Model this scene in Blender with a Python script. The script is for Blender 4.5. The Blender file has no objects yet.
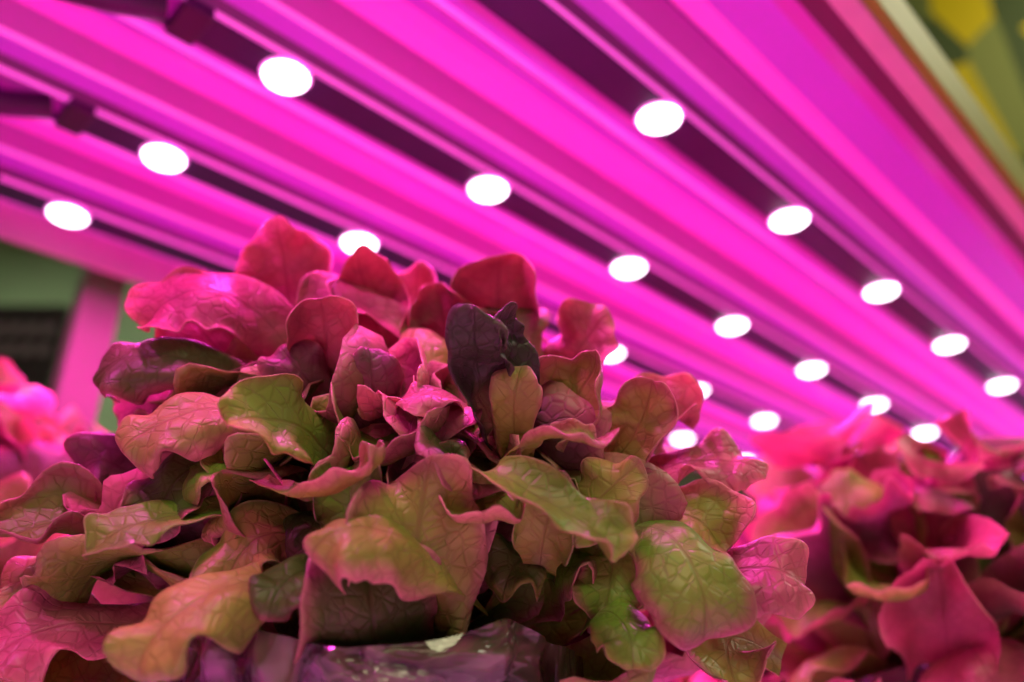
import bpy, math, random
from mathutils import Vector, noise, Matrix
sc=bpy.context.scene
sc.view_settings.view_transform='Standard'
# ---------------- materials ----------------
def newmat(n):
    m=bpy.data.materials.new(n); m.use_nodes=True
    nt=m.node_tree; b=nt.nodes['Principled BSDF']; return m,nt,b
def simple(n,col,rough=.5,metal=0,emi=None,es=0,nscale=30,namt=.12):
    m,nt,b=newmat(n)
    tc=nt.nodes.new('ShaderNodeTexCoord'); no=nt.nodes.new('ShaderNodeTexNoise')
    no.inputs['Scale'].default_value=nscale; nt.links.new(tc.outputs['Object'],no.inputs['Vector'])
    mx=nt.nodes.new('ShaderNodeMix'); mx.data_type='RGBA'
    mx.inputs[6].default_value=(*[c*(1-namt) for c in col],1); mx.inputs[7].default_value=(*[min(1,c*(1+namt)) for c in col],1)
    nt.links.new(no.outputs['Fac'],mx.inputs[0]); nt.links.new(mx.outputs[2],b.inputs['Base Color'])
    b.inputs['Roughness'].default_value=rough; b.inputs['Metallic'].default_value=metal
    if emi: b.inputs['Emission Color'].default_value=(*emi,1); b.inputs['Emission Strength'].default_value=es
    return m
MAG=(1.0,.04,.62)
def leafmat():
    m,nt,b=newmat('lettuce_leaf'); N=nt.nodes; L=nt.links
    def math_(op,a,bb=None,c=None):
        n=N.new('ShaderNodeMath'); n.operation=op
        for i,v in enumerate((a,bb,c)):
            if v is None: continue
            if isinstance(v,(int,float)): n.inputs[i].default_value=v
            else: L.new(v,n.inputs[i])
        return n.outputs[0]
    at=N.new('ShaderNodeAttribute'); at.attribute_name='pigment_rim_hl'
    uv=N.new('ShaderNodeUVMap'); uv.uv_map='leaf'
    sep=N.new('ShaderNodeSeparateXYZ'); L.new(uv.outputs[0],sep.inputs[0])
    tc=N.new('ShaderNodeTexCoord')
    no=N.new('ShaderNodeTexNoise'); no.inputs['Scale'].default_value=60; L.new(tc.outputs['Object'],no.inputs['Vector'])
    no.inputs['Detail'].default_value=5
    x=math_('ABSOLUTE',sep.outputs[0])
    v=math_('SUBTRACT',math_('MULTIPLY',sep.outputs[1],11),math_('MULTIPLY',x,2.6))
    v=math_('ADD',v,math_('MULTIPLY',no.outputs['Fac'],1.3))
    pp=math_('PINGPONG',v,.5)
    def mr(val,a,bq):
        n=N.new('ShaderNodeMapRange'); n.interpolation_type='SMOOTHSTEP'
        L.new(val,n.inputs[0]); n.inputs[1].default_value=a; n.inputs[2].default_value=bq
        n.inputs[3].default_value=1; n.inputs[4].default_value=0; return n.outputs[0]
    side=mr(pp,.0,.05)
    mid=mr(x,.01,.06)
    vo=N.new('ShaderNodeTexVoronoi'); vo.feature='DISTANCE_TO_EDGE'; vo.inputs['Scale'].default_value=170
    L.new(tc.outputs['Object'],vo.inputs['Vector'])
    ret=math_('MULTIPLY',mr(vo.outputs['Distance'],0,.16),.55)
    vein=math_('MAXIMUM',math_('MAXIMUM',math_('MULTIPLY',side,.8),mid),ret)
    big=N.new('ShaderNodeTexNoise'); big.inputs['Scale'].default_value=26; L.new(tc.outputs['Object'],big.inputs['Vector'])
    hs=N.new('ShaderNodeHueSaturation'); L.new(at.outputs['Color'],hs.inputs['Color'])
    L.new(math_('ADD',math_('MULTIPLY',big.outputs['Fac'],1.2),.36),hs.inputs['Value'])
    mx=N.new('ShaderNodeMix'); mx.data_type='RGBA'; mx.blend_type='MULTIPLY'
    L.new(math_('MULTIPLY',vein,.48),mx.inputs[0]); L.new(hs.outputs[0],mx.inputs[6]); mx.inputs[7].default_value=(.6,.38,.4,1)
    L.new(mx.outputs[2],b.inputs['Base Color'])
    b.inputs['Roughness'].default_value=.42; b.inputs['Specular IOR Level'].default_value=.45
    h=math_('SUBTRACT',math_('MULTIPLY',no.outputs['Fac'],1.1),math_('MULTIPLY',vein,.35))
    bp=N.new('ShaderNodeBump'); bp.inputs['Strength'].default_value=.6; bp.inputs['Distance'].default_value=.002
    L.new(h,bp.inputs['Height']); L.new(bp.outputs[0],b.inputs['Normal'])
    tr=N.new('ShaderNodeBsdfTranslucent'); L.new(mx.outputs[2],tr.inputs['Color']); L.new(bp.outputs[0],tr.inputs['Normal'])
    ms=N.new('ShaderNodeMixShader'); ms.inputs[0].default_value=.26
    L.new(b.outputs[0],ms.inputs[1]); L.new(tr.outputs[0],ms.inputs[2])
    L.new(ms.outputs[0],N['Material Output'].inputs['Surface'])
    return m
LEAF=leafmat()
GREEN=(.26,.42,.06); RED=(.52,.14,.19); PINK=(.80,.30,.33); OLIVE=(.43,.44,.09); MAR=(.22,.09,.11); DARK=(.085,.07,.055); DGR=(.13,.18,.04)
G,R_,K,O,M_,D_=GREEN,RED,PINK,OLIVE,MAR,DGR
# ---------------- leaves ----------------
def sm(a,b,x):
    x=max(0,min(1,(x-a)/(b-a))); return x*x*(3-2*x)
class Leaves:
    def __init__(s): s.v=[];s.f=[];s.c=[];s.uv=[]
    def leaf(s,B,C,T,W,N,k=.5,ruf=.25,col=GREEN,col2=None,crum=.0018,pet=.25,rnd=random,nt=30,nu=14,tipc=0.0,roll=None,m1=3,m2=5,rim_hl=(.85,.45,.40)):
        col2=col2 or col
        o=len(s.v); N=Vector(N).normalized()
        p1,p2,p3,p4=[rnd.uniform(0,6.28) for _ in range(4)]
        if roll is None: roll=rnd.choice([-.45,-.25,.1,.3,.5])
        nseed=Vector((rnd.uniform(0,50),rnd.uniform(0,50),rnd.uniform(0,50)))
        M=40; pts=[B*(1-a/M)**2+C*2*(a/M)*(1-a/M)+T*(a/M)**2 for a in range(M+1)]
        cum=[0]
        for a in range(M): cum.append(cum[-1]+(pts[a+1]-pts[a]).length)
        Ln=cum[-1]
        rend=min(.5,W*1.0/Ln); lc=1-rend
        for i in range(nt+1):
            l=(i/nt)
            l=1-(1-l)**1.8
            tgt=l*Ln; a=0
            while a<M-1 and cum[a+1]<tgt: a+=1
            t=(a+(tgt-cum[a])/max(1e-9,cum[a+1]-cum[a]))/M
            c=B*(1-t)**2+C*2*t*(1-t)+T*t*t
            d=((C-B)*(1-t)+(T-C)*t).normalized()
            S=d.cross(N).normalized(); n=S.cross(d).normalized()
            w=pet+(1-pet)*sm(.1,lc-.02,l)
            q=(l-lc)/rend
            if q>0: w*=max(0,1-q**2.15)**.5
            w=max(w,.01)*W
            kk=k*(1+.35*math.sin(l*4+p4))
            if abs(kk)<.05: kk=.05
            e=max(0,q)
            for j in range(nu+1):
                u=-1+2*j/nu
                x=math.sin(kk*u)/kk*w; z=(1-math.cos(kk*u))/kk*w
                bb=u*w/W
                rim=abs(u)*min(1,w/(W*.6)) if q<=0 else min(1,math.sqrt(bb*bb+e*e))
                ang=math.atan2(bb,(l-lc)*Ln/W)
                g=sm(.25,.5,l)
                r=ruf*W*rim**2*(math.sin(m1*ang+p1)+.6*math.sin(m2*ang+p2)+.3*math.sin(9*ang+p4)*rim)*.8*g
                r+=k*.45*W*e*e*(1-abs(u)*.3)
                r-=roll*W*rim**4*g
                r-=tipc*W*sm(.55,1,l)**2
                pos=c+S*x+n*(z+r)
                inw=-(abs(roll)*.35+ruf*.15)*rim**4*g*W
                pos+=(S*(bb)+d*e)*inw
                oul=W*rim**2*(.075*math.sin(4*ang+p3)+.015*math.sin(10*ang+p1))*g
                pos+=(S*bb+d*e)*oul
                qv=pos*34+nseed
                pos+=n*(noise.noise(qv)*crum*2.4+noise.noise(qv*2.5)*crum+noise.noise(qv*5.5)*crum*.35)
                s.v.append(pos)
                m=sm(.6,.98,rim)*.8+.35*noise.noise(qv*.6)
                m=max(0,min(1,m))*sm(.2,.5,l)
                st=sm(.5,.1,l)*sm(.6,.1,abs(u))
                c4=[(g_*(1-m)+h*m)*(1-st)+f_*st for g_,h,f_ in zip(col,col2,(.48,.46,.20))]
                pe=sm(.93,1,rim)*.4*g  # edge highlight mixed into the leaf colour along the rim
                c4=[a_*(1-pe)+b_*pe for a_,b_ in zip(c4,rim_hl)]
                s.c.append((*c4,1)); s.uv.append((u,l))
        for i in range(nt):
            for j in range(nu):
                a=o+i*(nu+1)+j; s.f.append((a,a+1,a+nu+2,a+nu+1))
    def mesh(s,name):
        me=bpy.data.meshes.new(name); me.from_pydata([tuple(v) for v in s.v],[],s.f)
        ca=me.color_attributes.new('pigment_rim_hl','FLOAT_COLOR','POINT')
        for i,c in enumerate(s.c): ca.data[i].color=c
        ul=me.uv_layers.new(name='leaf')
        for lp in me.loops: ul.data[lp.index].uv=s.uv[lp.vertex_index]
        for p in me.polygons: p.use_smooth=True
        me.materials.append(LEAF); return me
def rosette(L,ctr,n,R,Hh,rnd,wmin=.030,wmax=.042,green=.62,emin=-8,emax=80,shrink=None,skip=None,nt=26,nu=16):
    Z=Vector((0,0,1))
    for i in range(n):
        az=i*2.39996+rnd.uniform(-.2,.2)
        f=(i+.5)/n
        el=math.radians(emin+(emax-emin)*f**1.1+rnd.uniform(-6,6))
        rr=rnd.uniform(.86,1.06)
        rad=Vector((math.cos(az),math.sin(az),0))
        sh=shrink(rad,el) if shrink else 1
        rr*=sh
        tan=Vector((-rad.y,rad.x,0))
        T=ctr+rad*(R*math.cos(el)*rr)+Vector((0,0,.035+Hh*math.sin(el)*rr))
        W=rnd.uniform(wmin,wmax)*(.4+.6*sh)
        side=tan*rnd.uniform(-.02,.02)
        droop=rnd.random()<(.55 if el<.9 else .15)
        if skip and skip(T,rad): continue
        if droop:
            C=T+Z*rnd.uniform(.045,.08)-rad*rnd.uniform(.02,.05)+side
            N=rad*.8+Z*.6+tan*rnd.uniform(-.5,.5)
        else:
            C=T-Z*rnd.uniform(.05,.08)+rad*rnd.uniform(.0,.025)+side
            if C.z<ctr.z-.01: C.z=ctr.z-.01
            N=-rad+Z*.3+tan*rnd.uniform(-.5,.5)
        B=ctr+rad*.012*(1-f)+Vector((0,0,.02*f))
        g=rnd.random()
        if g<green: c1,c2=rnd.choice([OLIVE,GREEN,DGR]),rnd.choice([RED,PINK,OLIVE,RED])
        elif g<.86: c1,c2=RED,PINK
        else: c1,c2=MAR,RED
        L.leaf(B,C,T,W,N,k=rnd.choice([-.4,.4,.6,.8])*rnd.uniform(.6,1.2),ruf=rnd.uniform(.2,.38),
               col=c1,col2=c2,rnd=rnd,nt=nt,nu=nu,tipc=rnd.uniform(-.1,.4)*(1 if droop else -.6),crum=.0015)
rnd=random.Random(23)
ML=Leaves(); ctr=Vector((-.055,.375,.0))
def shr(rad,el):
    f=max(0,-rad.y+.1)
    return 1-.44*min(1,f*1.4)*(1-sm(1.0,1.45,el)*.6)
rosette(ML,ctr,135,.170,.168,rnd,green=.70,shrink=shr,skip=lambda T,rad: T.z<.05 and rad.y<-.45)
# individually modelled outer leaves of the main head (millimetres):
# stem point, arch point, leaf tip, half width, facing, cupping, ruffle, colours
H=[
((-111,387,164),(-117,374,193),(-121,346,229),27.3,(0,-1,.3),.5,.3,R_,K),
((-101,375,143),(-129,325,203),(-179,335,158),25.8,(-.1,-1,.35),-.4,.25,R_,K),
((-115,366,114),(-145,320,165),(-195,337,129),21.9,(-.1,-1,.35),.3,.3,D_,R_),
((-100,348,104),(-121,295,125),(-157,302,85),20.7,(0,-.9,.5),.3,.25,O,K),
((-71,336,82),(-78,289,112),(-108,278,90),23.5,(.3,-.9,.3),1.0,.2,G,O),
((-98,305,79),(-65,286,59),(-42,281,83),10.5,(0,-.5,.9),.6,.2,O,K),
((-59,352,96),(-57,311,114),(-61,309,142),17.7,(.2,-1,.2),.5,.3,M_,R_),
((-64,391,154),(-70,369,179),(-82,365,213),24.4,(0,-1,.3),.5,.3,R_,K),
((-44,400,158),(-51,376,188),(-51,373,219),22.4,(.2,-1,.2),.6,.3,R_,K),
((-86,358,131),(-82,328,149),(-87,318,170),20.9,(0,-1,.4),.4,.2,R_,K),
((-15,358,107),(-21,304,129),(-43,293,104),12.5,(0,-.7,.7),-.5,.2,R_,K),
((3,332,90),(-2,293,103),(4,285,121),13.5,(0,-1,.1),.5,.2,O,K),
((-1,311,89),(10,275,97),(37,280,85),12.2,(0,-.6,.8),-.6,.2,O,K),
((17,352,96),(18,322,113),(42,314,132),21,(-.2,-1,.2),.5,.25,O,R_),
((-12,400,158),(-6,376,188),(-7,362,219),29.2,(0,-1,.3),.4,.25,R_,K),
((25,395,145),(29,366,161),(50,358,178),25,(0,-1,.4),.4,.3,R_,K),
((-13,321,67),(-22,276,93),(39,276,44),16,(.3,-.8,.5),.8,.25,G,O),
((-12,324,36),(-41,267,65),(-71,270,46),18,(0,-.8,.7),-.5,.3,O,K),
((46,343,67),(68,289,64),(70,300,15),22.7,(.1,-1,.3),-.4,.2,G,R_),
((80,355,40),(96,313,61),(121,325,35),21.5,(0,-.9,.5),.3,.2,R_,K),
((-74,324,36),(-102,274,50),(-125,273,4),22,(-.1,-.9,.5),.4,.35,O,G),
((-94,343,67),(-125,305,79),(-155,296,48),14,(-.1,-.8,.6),.5,.2,G,G),
((-140,376,42),(-192,343,67),(-219,346,35),18.2,(0,-.8,.7),.3,.3,O,K),
((-27,335,109),(-43,298,93),(-30,304,57),16.5,(0,-1,.1),-.4,.2,M_,R_),
((51,377,88),(80,344,112),(112,344,88),20.3,(0,-.8,.6),.3,.3,R_,K),
((42,368,109),(56,356,135),(89,363,120),20.9,(0,-.8,.6),.4,.3,R_,K),
((20,334,61),(30,308,72),(53,312,87),17.6,(-.2,-1,.3),.5,.3,O,R_),
((-162,381,79),(-185,343,116),(-202,356,87),23,(0,-1,.3),.4,.3,M_,R_),
((-163,370,55),(-192,336,82),(-211,336,57),19.1,(0,-.8,.6),.4,.3,G,R_),
((-110,344,89),(-137,316,103),(-140,315,56),18,(0,-1,.3),.4,.3,D_,R_),
((-71,338,54),(-102,306,75),(-108,313,35),17.4,(0,-1,.3),.4,.3,O,D_),
((20,350,51),(3,323,63),(-4,313,37),16.5,(0,-1,.2),.4,.3,D_,O),
((-38,338,54),(-43,313,61),(-45,310,31),16.3,(0,-1,.2),.4,.3,D_,M_),
((33,348,55),(47,321,67),(34,329,26),15.3,(0,-1,.2),.4,.3,G,R_),
((-33,395,145),(-34,371,174),(-37,361,198),20.2,(-.2,-1,.2),.5,.3,R_,K),
((-75,354,115),(-91,326,129),(-107,328,149),17.7,(0,-1,.3),.5,.3,M_,R_),
((40,354,91),(54,327,102),(63,327,127),18.3,(-.2,-1,.1),.5,.3,O,R_),
((58,365,67),(76,334,86),(88,338,54),18.2,(0,-.9,.5),.4,.3,O,K),
((-31,343,67),(-28,303,82),(-18,298,93),15.3,(0,-1,.1),.5,.3,D_,R_),
((-61,329,48),(-61,299,66),(-63,301,88),17.1,(0,-1,.1),.5,.3,G,D_),
((11,329,48),(12,301,63),(19,305,79),15.3,(0,-1,.2),.5,.3,O,G),
((-46,366,161),(-91,346,206),(-94,353,166),19.2,(0,-.9,.5),.4,.3,R_,K),
((111,355,16),(78,345,39),(88,340,1),18,(0,-1,.4),.4,.3,O,R_),
((-136,381,129),(-172,363,143),(-191,362,122),22,(0,-1,.4),.4,.3,R_,K),
((-129,386,141),(-151,364,165),(-171,356,184),23.2,(0,-1,.3),.4,.3,R_,K),
((-60,330,38),(-80,287,54),(-83,283,24),15,(0,-1,.3),.4,.3,D_,R_),
((-130,370,20),(-185,325,45),(-200,320,5),22,(0,-.9,.5),.4,.3,R_,K),
((30,340,30),(45,305,35),(42,300,8),15,(.1,-1,.3),.4,.3,G,O),
]
V=lambda t: Vector(t)*.001
for b,c,t,w,n,k,rf,c1,c2 in H:
    ML.leaf(V(b),V(c),V(t),w*.001,n,k=k,ruf=rf*1.1,col=c1,col2=c2,rnd=rnd,nt=44,nu=28,pet=.45,crum=.0014)
DK=dict(rnd=rnd,nt=48,nu=32,crum=.0045,pet=.8,m1=3,m2=5,rim_hl=(.16,.11,.09),col=DARK,col2=(.15,.10,.08))
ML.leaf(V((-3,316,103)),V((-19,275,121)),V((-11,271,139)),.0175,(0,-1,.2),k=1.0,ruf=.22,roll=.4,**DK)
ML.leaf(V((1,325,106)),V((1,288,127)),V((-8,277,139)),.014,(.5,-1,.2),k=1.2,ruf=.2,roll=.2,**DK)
ob=bpy.data.objects.new('lettuce_head',ML.mesh('lettuce_head')); sc.collection.objects.link(ob)
so=ob.modifiers.new('thickness','SOLIDIFY'); so.thickness=.0005; so.offset=0
RED=(.46,.10,.14); PINK=(.62,.18,.22)
var=[]
for k in range(3):
    L=Leaves(); rosette(L,Vector((0,0,0)),95,.155,.160,random.Random(50+k),wmin=.027,wmax=.038,green=.55); var.append(L.mesh('lettuce_mesh_%d'%k))
spots=[(.285,.58,1.0,.2),(.60,.62,1,1),(.20,.86,1,2),(.52,.95,1,3),(-.425,.60,1.3,.5),(-.18,.78,.95,1.4),(.85,.95,1,2),(-.46,.30,.85,4),(.36,1.28,1,5),(.75,1.3,1,.8),(-.02,1.1,1,2.2)]
for i,(x,y,s,r) in enumerate(spots):
    o=bpy.data.objects.new('lettuce_head',var[i%3]); sc.collection.objects.link(o)
    o.location=(x,y,-.02); o.scale=(s,s,s); o.rotation_euler=(0,0,r)
# ---------------- helpers ----------------
def empty(n):
    e=bpy.data.objects.new(n,None); sc.collection.objects.link(e); return e
def mk(n,vs,fs,mats,mi=None,parent=None,smooth=False):
    me=bpy.data.meshes.new(n); me.from_pydata([tuple(v) for v in vs],[],fs)
    for m in mats: me.materials.append(m)
    if mi:
        for p,a in zip(me.polygons,mi): p.material_index=a
    if smooth:
        for p in me.polygons: p.use_smooth=True
    o=bpy.data.objects.new(n,me); sc.collection.objects.link(o)
    if parent: o.parent=parent
    return o
HC=.42
d=Vector((.7150,.6991,0)); p=Vector((-.6991,.7150,0)); A0=Vector((.1155,.4998,HC+.003))
def Q(s,q,z=0): return A0+d*s+p*q+Vector((0,0,z))
def box(n,s0,s1,q0,q1,z0,z1,mat,parent=None,bev=.0015):
    vs=[Q(s,q,z) for s in(s0,s1) for q in(q0,q1) for z in(z0,z1)]
    fs=[(0,1,3,2),(4,6,7,5),(0,4,5,1),(2,3,7,6),(0,2,6,4),(1,5,7,3)]
    o=mk(n,vs,fs,[mat],parent=parent)
    if bev:
        b=o.modifiers.new('b','BEVEL'); b.width=bev; b.segments=2
    return o
# ---------------- canopy ----------------
mBright=simple('reflector_glow_bright',(.85,.22,.72),.35,emi=(1,.0,.66),es=.50,nscale=3)  # reflector band; magenta LED bounce put into its colour and emission
mMid=simple('reflector_glow_mid',(.6,.1,.52),.35,emi=(.85,.0,.6),es=.20,nscale=3)  # dimmer copy of the bright band, bounced light again painted in
mViolet=simple('reflector_glow_violet',(.55,.12,.72),.35,emi=(.70,.0,.70),es=.30,nscale=3)  # violet copy; bounce from the LEDs painted as tint and glow
mDarkM=simple('reflector_groove_shade',(.2,.03,.2),.4,emi=(.4,.0,.34),es=.06,nscale=3)  # darkest copy: groove shade put into the colour, slight glow
mStrip=simple('led_strip_dim_glow',(.045,.01,.075),.35,nscale=60,emi=(.5,0,.6),es=.015)  # dark strip with a faint purple glow added so it looks lit
mLip=simple('aluminium_lip_glow',(.9,.45,.9),.25,emi=(1,.05,.72),es=.65)  # lip emits pink in place of catching LED light
mDarkPart=simple('dark_plastic',(.07,.01,.08),.4)
PER=.355*HC
RQ=[0,.390*HC,.765*HC,1.12*HC]
QE=RQ[3]+.55*PER
can=empty('grow_light_canopy')
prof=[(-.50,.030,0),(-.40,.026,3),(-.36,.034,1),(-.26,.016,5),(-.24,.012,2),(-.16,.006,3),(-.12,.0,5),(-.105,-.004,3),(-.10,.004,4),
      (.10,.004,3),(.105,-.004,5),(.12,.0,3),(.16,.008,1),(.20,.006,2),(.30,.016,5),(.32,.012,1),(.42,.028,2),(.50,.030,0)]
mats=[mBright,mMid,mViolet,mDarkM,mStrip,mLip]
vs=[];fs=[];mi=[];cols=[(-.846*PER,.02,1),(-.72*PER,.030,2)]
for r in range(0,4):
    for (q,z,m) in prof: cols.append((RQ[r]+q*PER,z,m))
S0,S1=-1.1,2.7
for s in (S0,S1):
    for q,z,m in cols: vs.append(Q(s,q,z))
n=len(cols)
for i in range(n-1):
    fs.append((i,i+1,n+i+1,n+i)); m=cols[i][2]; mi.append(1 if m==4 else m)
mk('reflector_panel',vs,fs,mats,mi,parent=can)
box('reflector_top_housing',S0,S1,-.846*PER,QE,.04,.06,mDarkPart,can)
mBeam=simple('beam_pink_glow',(.8,.38,.6),.4,emi=(1,.03,.5),es=.12)  # magenta light on the beam put into its colour and glow
mYel=simple('yellow_edge_trim',(.35,.36,.04),.6)
mBeamD=simple('beam_channel',(.2,.03,.13),.5)
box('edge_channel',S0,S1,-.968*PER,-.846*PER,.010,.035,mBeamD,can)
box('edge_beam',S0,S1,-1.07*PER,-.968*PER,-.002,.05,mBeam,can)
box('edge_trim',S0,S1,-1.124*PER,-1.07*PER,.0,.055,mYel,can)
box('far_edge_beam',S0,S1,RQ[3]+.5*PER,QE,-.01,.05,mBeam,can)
mLens=simple('led_lens_glow',(1,1,1),.2,emi=(1,.85,1),es=9)
mRing=simple('led_ring_glow',(1,.3,.8),.3,emi=(1,.15,.8),es=1.6)
offs={0:0.0,1:-.555*HC,2:-.612*HC,3:-.68*HC}
SPR=[.493*HC,.481*HC,.468*HC,.475*HC]
def disc(n,c,R,h,mat,parent,seg=28,rings=5):
    vs=[c+Vector((0,0,-h))];fs=[]
    for k in range(1,rings+1):
        a=k/rings*math.pi/2
        for j in range(seg):
            th=6.2832*j/seg
            vs.append(c+Vector((R*math.sin(a)*math.cos(th),R*math.sin(a)*math.sin(th),-h*math.cos(a))))
    for j in range(seg): fs.append((0,1+j,1+(j+1)%seg))
    for k in range(rings-1):
        for j in range(seg):
            a=1+k*seg+j; b=1+k*seg+(j+1)%seg
            fs.append((a,a+seg,b+seg,b))
    return mk(n,vs,fs,[mat],parent=parent,smooth=True)
for r in range(4):
    bar=empty('led_grow_light_bar'); SP=SPR[r]
    s0=max(offs[r]-.35*SP,S0) if r>0 else S0+.1
    q0=RQ[r]
    box('bar_body',s0,S1-.02,q0-.098*PER,q0+.098*PER,-.004,.0035,mStrip,bar)
    k0=-3 if r==0 else 0
    for k in range(k0,12):
        s=offs[r]+k*SP
        if s<S0+.05 or s>S1-.1: continue
        c=Q(s,q0,-.004)
        disc('led_ring',c,.0185,.003,mRing,bar)
        disc('led_lens',c+Vector((0,0,-.001)),.0165,.006,mLens,bar)
        if k>7: continue
        ld=bpy.data.lights.new('led_light','AREA'); ld.shape='DISK'; ld.size=.034; ld.energy=1.2; ld.color=MAG
        lo=bpy.data.objects.new('led_light',ld); sc.collection.objects.link(lo); lo.parent=bar; lo.location=c+Vector((0,0,-.009))
    if r>0:
        box('end_clip',s0-.012,s0+.008,q0-.12*PER,q0+.12*PER,-.008,.0035,mDarkPart,bar)
        cu=bpy.data.curves.new('power_cable','CURVE'); cu.dimensions='3D'; cu.bevel_depth=.010; cu.bevel_resolution=4
        sp=cu.splines.new('BEZIER'); pts=[Q(s0-.02,q0,-.004),Q(s0-.06,q0+.005,-.018),Q(s0-.12,q0+.03,-.01),Q(s0-.22,q0+.035,.01)]
        sp.bezier_points.add(len(pts)-1)
        for b,pt in zip(sp.bezier_points,pts): b.co=pt; b.handle_left_type=b.handle_right_type='AUTO'
        co=bpy.data.objects.new('power_cable',cu); sc.collection.objects.link(co); co.parent=bar; cu.materials.append(mDarkPart)
# ---------------- rack + tray ----------------
mTray=simple('tray_white_plastic',(.8,.78,.8),.4)
mPost=simple('post_tan',(.16,.19,.10),.7)
rack=empty('grow_rack')
box('shelf_tray',S0,S1,-.55,.66,-HC-.143,-HC-.123,mTray,rack)
box('tray_lip_far',S0,S1,.65,.66,-HC-.143,-HC-.063,mTray,rack)
sp_=(Vector((-.434,.76,0))-Vector((A0.x,A0.y,0))).dot(d)
for s,q in ((sp_,.60),(S1-.05,.60),(S1-.05,-.13)):
    box('post',s-.02,s+.02,q-.018,q+.018,-HC-1.0,.03,mPost,rack)
mFilm,nt,b=newmat('plastic_wrap')
b.inputs['Roughness'].default_value=.08; b.inputs['Coat Weight'].default_value=1; b.inputs['Coat Roughness'].default_value=.03
no=nt.nodes.new('ShaderNodeTexNoise'); no.inputs['Scale'].default_value=22; no.inputs['Distortion'].default_value=2.5
tc=nt.nodes.new('ShaderNodeTexCoord'); nt.links.new(tc.outputs['Object'],no.inputs['Vector'])
cr=nt.nodes.new('ShaderNodeValToRGB'); cr.color_ramp.elements[0].color=(.03,.01,.02,1); cr.color_ramp.elements[1].color=(.2,.15,.10,1)
cr.color_ramp.elements[0].position=.4; cr.color_ramp.elements[1].position=.8
nt.links.new(no.outputs['Fac'],cr.inputs[0]); nt.links.new(cr.outputs[0],b.inputs['Base Color'])
bp=nt.nodes.new('ShaderNodeBump'); bp.inputs['Strength'].default_value=1; bp.inputs['Distance'].default_value=.014
nt.links.new(no.outputs['Fac'],bp.inputs['Height']); nt.links.new(bp.outputs[0],b.inputs['Normal'])
vs=[];fs=[]; seg=160; rows=50
for i in range(rows+1):
    f=i/rows
    for j in range(seg):
        a=6.2832*j/seg
        R=.066+.020*f; z=-.118+.139*f
        R+=.006*noise.noise(Vector((math.cos(a)*3,math.sin(a)*3,z*40)))+.010*abs(noise.noise(Vector((math.cos(a)*5,math.sin(a)*5,z*40+5))))
        vs.append(Vector((R*math.cos(a),R*math.sin(a),z+f*.004*math.sin(a*5)+f*.006*noise.noise(Vector((math.cos(a)*3,math.sin(a)*3,3))))))
for i in range(rows):
    for j in range(seg):
        a=i*seg+j; b2=i*seg+(j+1)%seg; fs.append((a,b2,b2+seg,a+seg))
fs.append(tuple(range(seg)))
pot=mk('plastic_wrapped_pot',vs,fs,[mFilm],smooth=True); pot.location=ctr
for (x,y,s,r) in spots:
    o=bpy.data.objects.new('plastic_wrapped_pot',pot.data); sc.collection.objects.link(o); o.location=(x,y,-.002); o.rotation_euler=(0,0,r)
# ---------------- room ----------------
mWall=simple('wall_paint_olive',(.26,.34,.19),.8,nscale=1.5,namt=.3)
mFloor=simple('floor_concrete',(.3,.28,.28),.7,nscale=6)
def rbox(n,x0,x1,y0,y1,z0,z1,m,parent=None):
    vs=[(x,y,z) for x in(x0,x1) for y in(y0,y1) for z in(z0,z1)]
    return mk(n,vs,[(0,1,3,2),(4,6,7,5),(0,4,5,1),(2,3,7,6),(0,2,6,4),(1,5,7,3)],[m],parent=parent)
rbox('wall_back',-4,4,4,4.1,-1.05,2.6,mWall)
rbox('wall_left',-4.1,-4,-3,4,-1.05,2.6,mWall)
rbox('wall_right',4,4.1,-3,4,-1.05,2.6,mWall)
rbox('floor',-4,4,-3,4,-1.15,-1.05,mFloor)
rbox('ceiling',-4,4,-3,4,2.6,2.7,simple('ceiling_paint',(.6,.6,.5),.8))
mb,nt,b=newmat('leafy_banner')
tc=nt.nodes.new('ShaderNodeTexCoord')
wv=nt.nodes.new('ShaderNodeTexVoronoi'); wv.inputs['Scale'].default_value=3.4
mp=nt.nodes.new('ShaderNodeMapping'); mp.inputs['Rotation'].default_value=(0,.7,0); mp.inputs['Scale'].default_value=(2.2,1,.8)
nt.links.new(tc.outputs['Object'],mp.inputs[0]); nt.links.new(mp.outputs[0],wv.inputs['Vector'])
sp2=nt.nodes.new('ShaderNodeSeparateColor'); nt.links.new(wv.outputs['Color'],sp2.inputs[0])
cr=nt.nodes.new('ShaderNodeValToRGB'); cr.color_ramp.interpolation='EASE'; e=cr.color_ramp.elements
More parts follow.
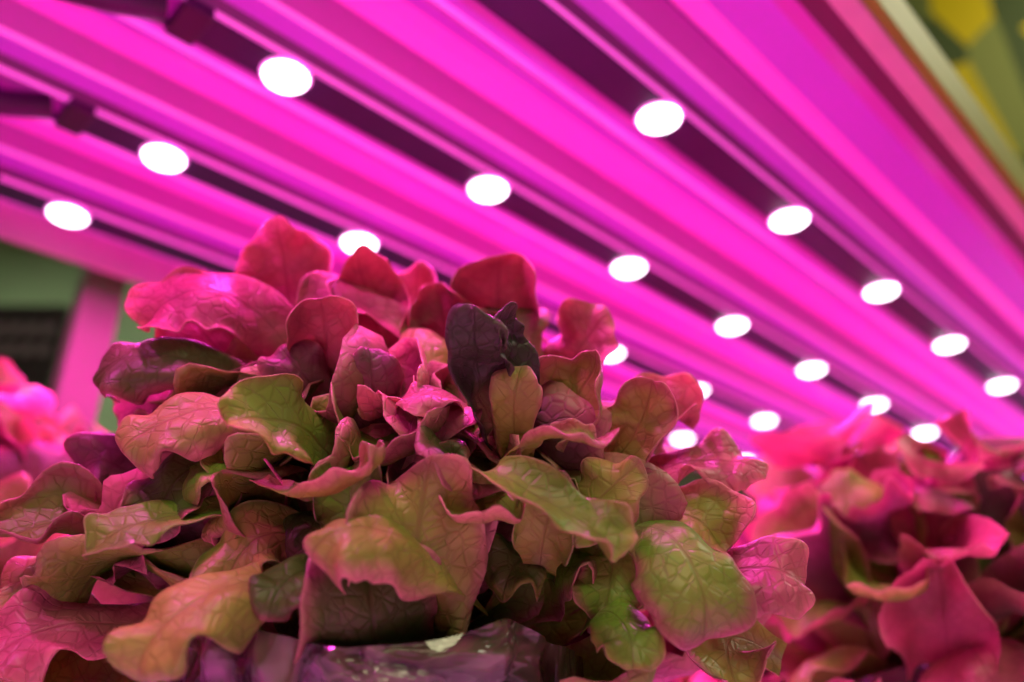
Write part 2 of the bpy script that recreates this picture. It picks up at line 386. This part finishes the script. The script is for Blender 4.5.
e[0].color=(.05,.07,.02,1); e[1].color=(.48,.36,.0,1); e[0].position=.25; e[1].position=.9
x=e.new(.6); x.color=(.18,.20,.05,1)
nt.links.new(sp2.outputs[0],cr.inputs[0]); nt.links.new(cr.outputs[0],b.inputs['Base Color'])
b.inputs['Roughness'].default_value=.8; b.inputs['Specular IOR Level'].default_value=.1
rbox('leafy_banner',.6,2.4,1.9,1.91,1.0,2.58,mb)
mSign=simple('sign_dark',(.03,.02,.03),.6); mTxt=simple('sign_text',(.25,.2,.25),.6)
sg=empty('dark_sign_board')
rbox('board',-1.49,-1.227,1.963,1.993,.734,.997,mSign,sg)
for r in range(2):
    for k in range(5):
        x0=-1.45+k*.045; rbox('letter_%d_%d'%(r,k),x0,x0+.028,1.959,1.963,.907-r*.06,.937-r*.06,mTxt,sg)
rbox('board_leg',-1.39,-1.35,1.968,1.993,-1.05,.734,mSign,sg)
def area(n,loc,size,en,col,rot=(0,0,0)):
    l=bpy.data.lights.new(n,'AREA'); l.size=size; l.energy=en; l.color=col
    o=bpy.data.objects.new(n,l); sc.collection.objects.link(o); o.location=loc; o.rotation_euler=rot
area('unseen_room_light',(.3,-1.6,2.4),1.2,40,(1,.98,.55),(math.radians(25),0,0))  # added fill from the camera side; no lamp is seen there
area('unseen_room_light',(2.4,1.2,2.4),1.0,40,(1,.95,.7))
area('unseen_room_light',(-2.4,2.4,2.4),1.0,36,(.9,1,.8))
w=bpy.data.worlds.new('w'); sc.world=w; w.use_nodes=True
w.node_tree.nodes['Background'].inputs[0].default_value=(.9,.6,.6,1); w.node_tree.nodes['Background'].inputs[1].default_value=.03
cd=bpy.data.cameras.new('camera'); cam=bpy.data.objects.new('camera',cd); sc.collection.objects.link(cam)
cd.sensor_width=36; cd.lens=28.125; cam.location=(0,0,0); cam.rotation_euler=(math.pi/2+math.atan(.4525),0,0); cd.clip_start=.01
cd.dof.use_dof=True; cd.dof.focus_distance=.32; cd.dof.aperture_fstop=3.4
sc.camera=cam
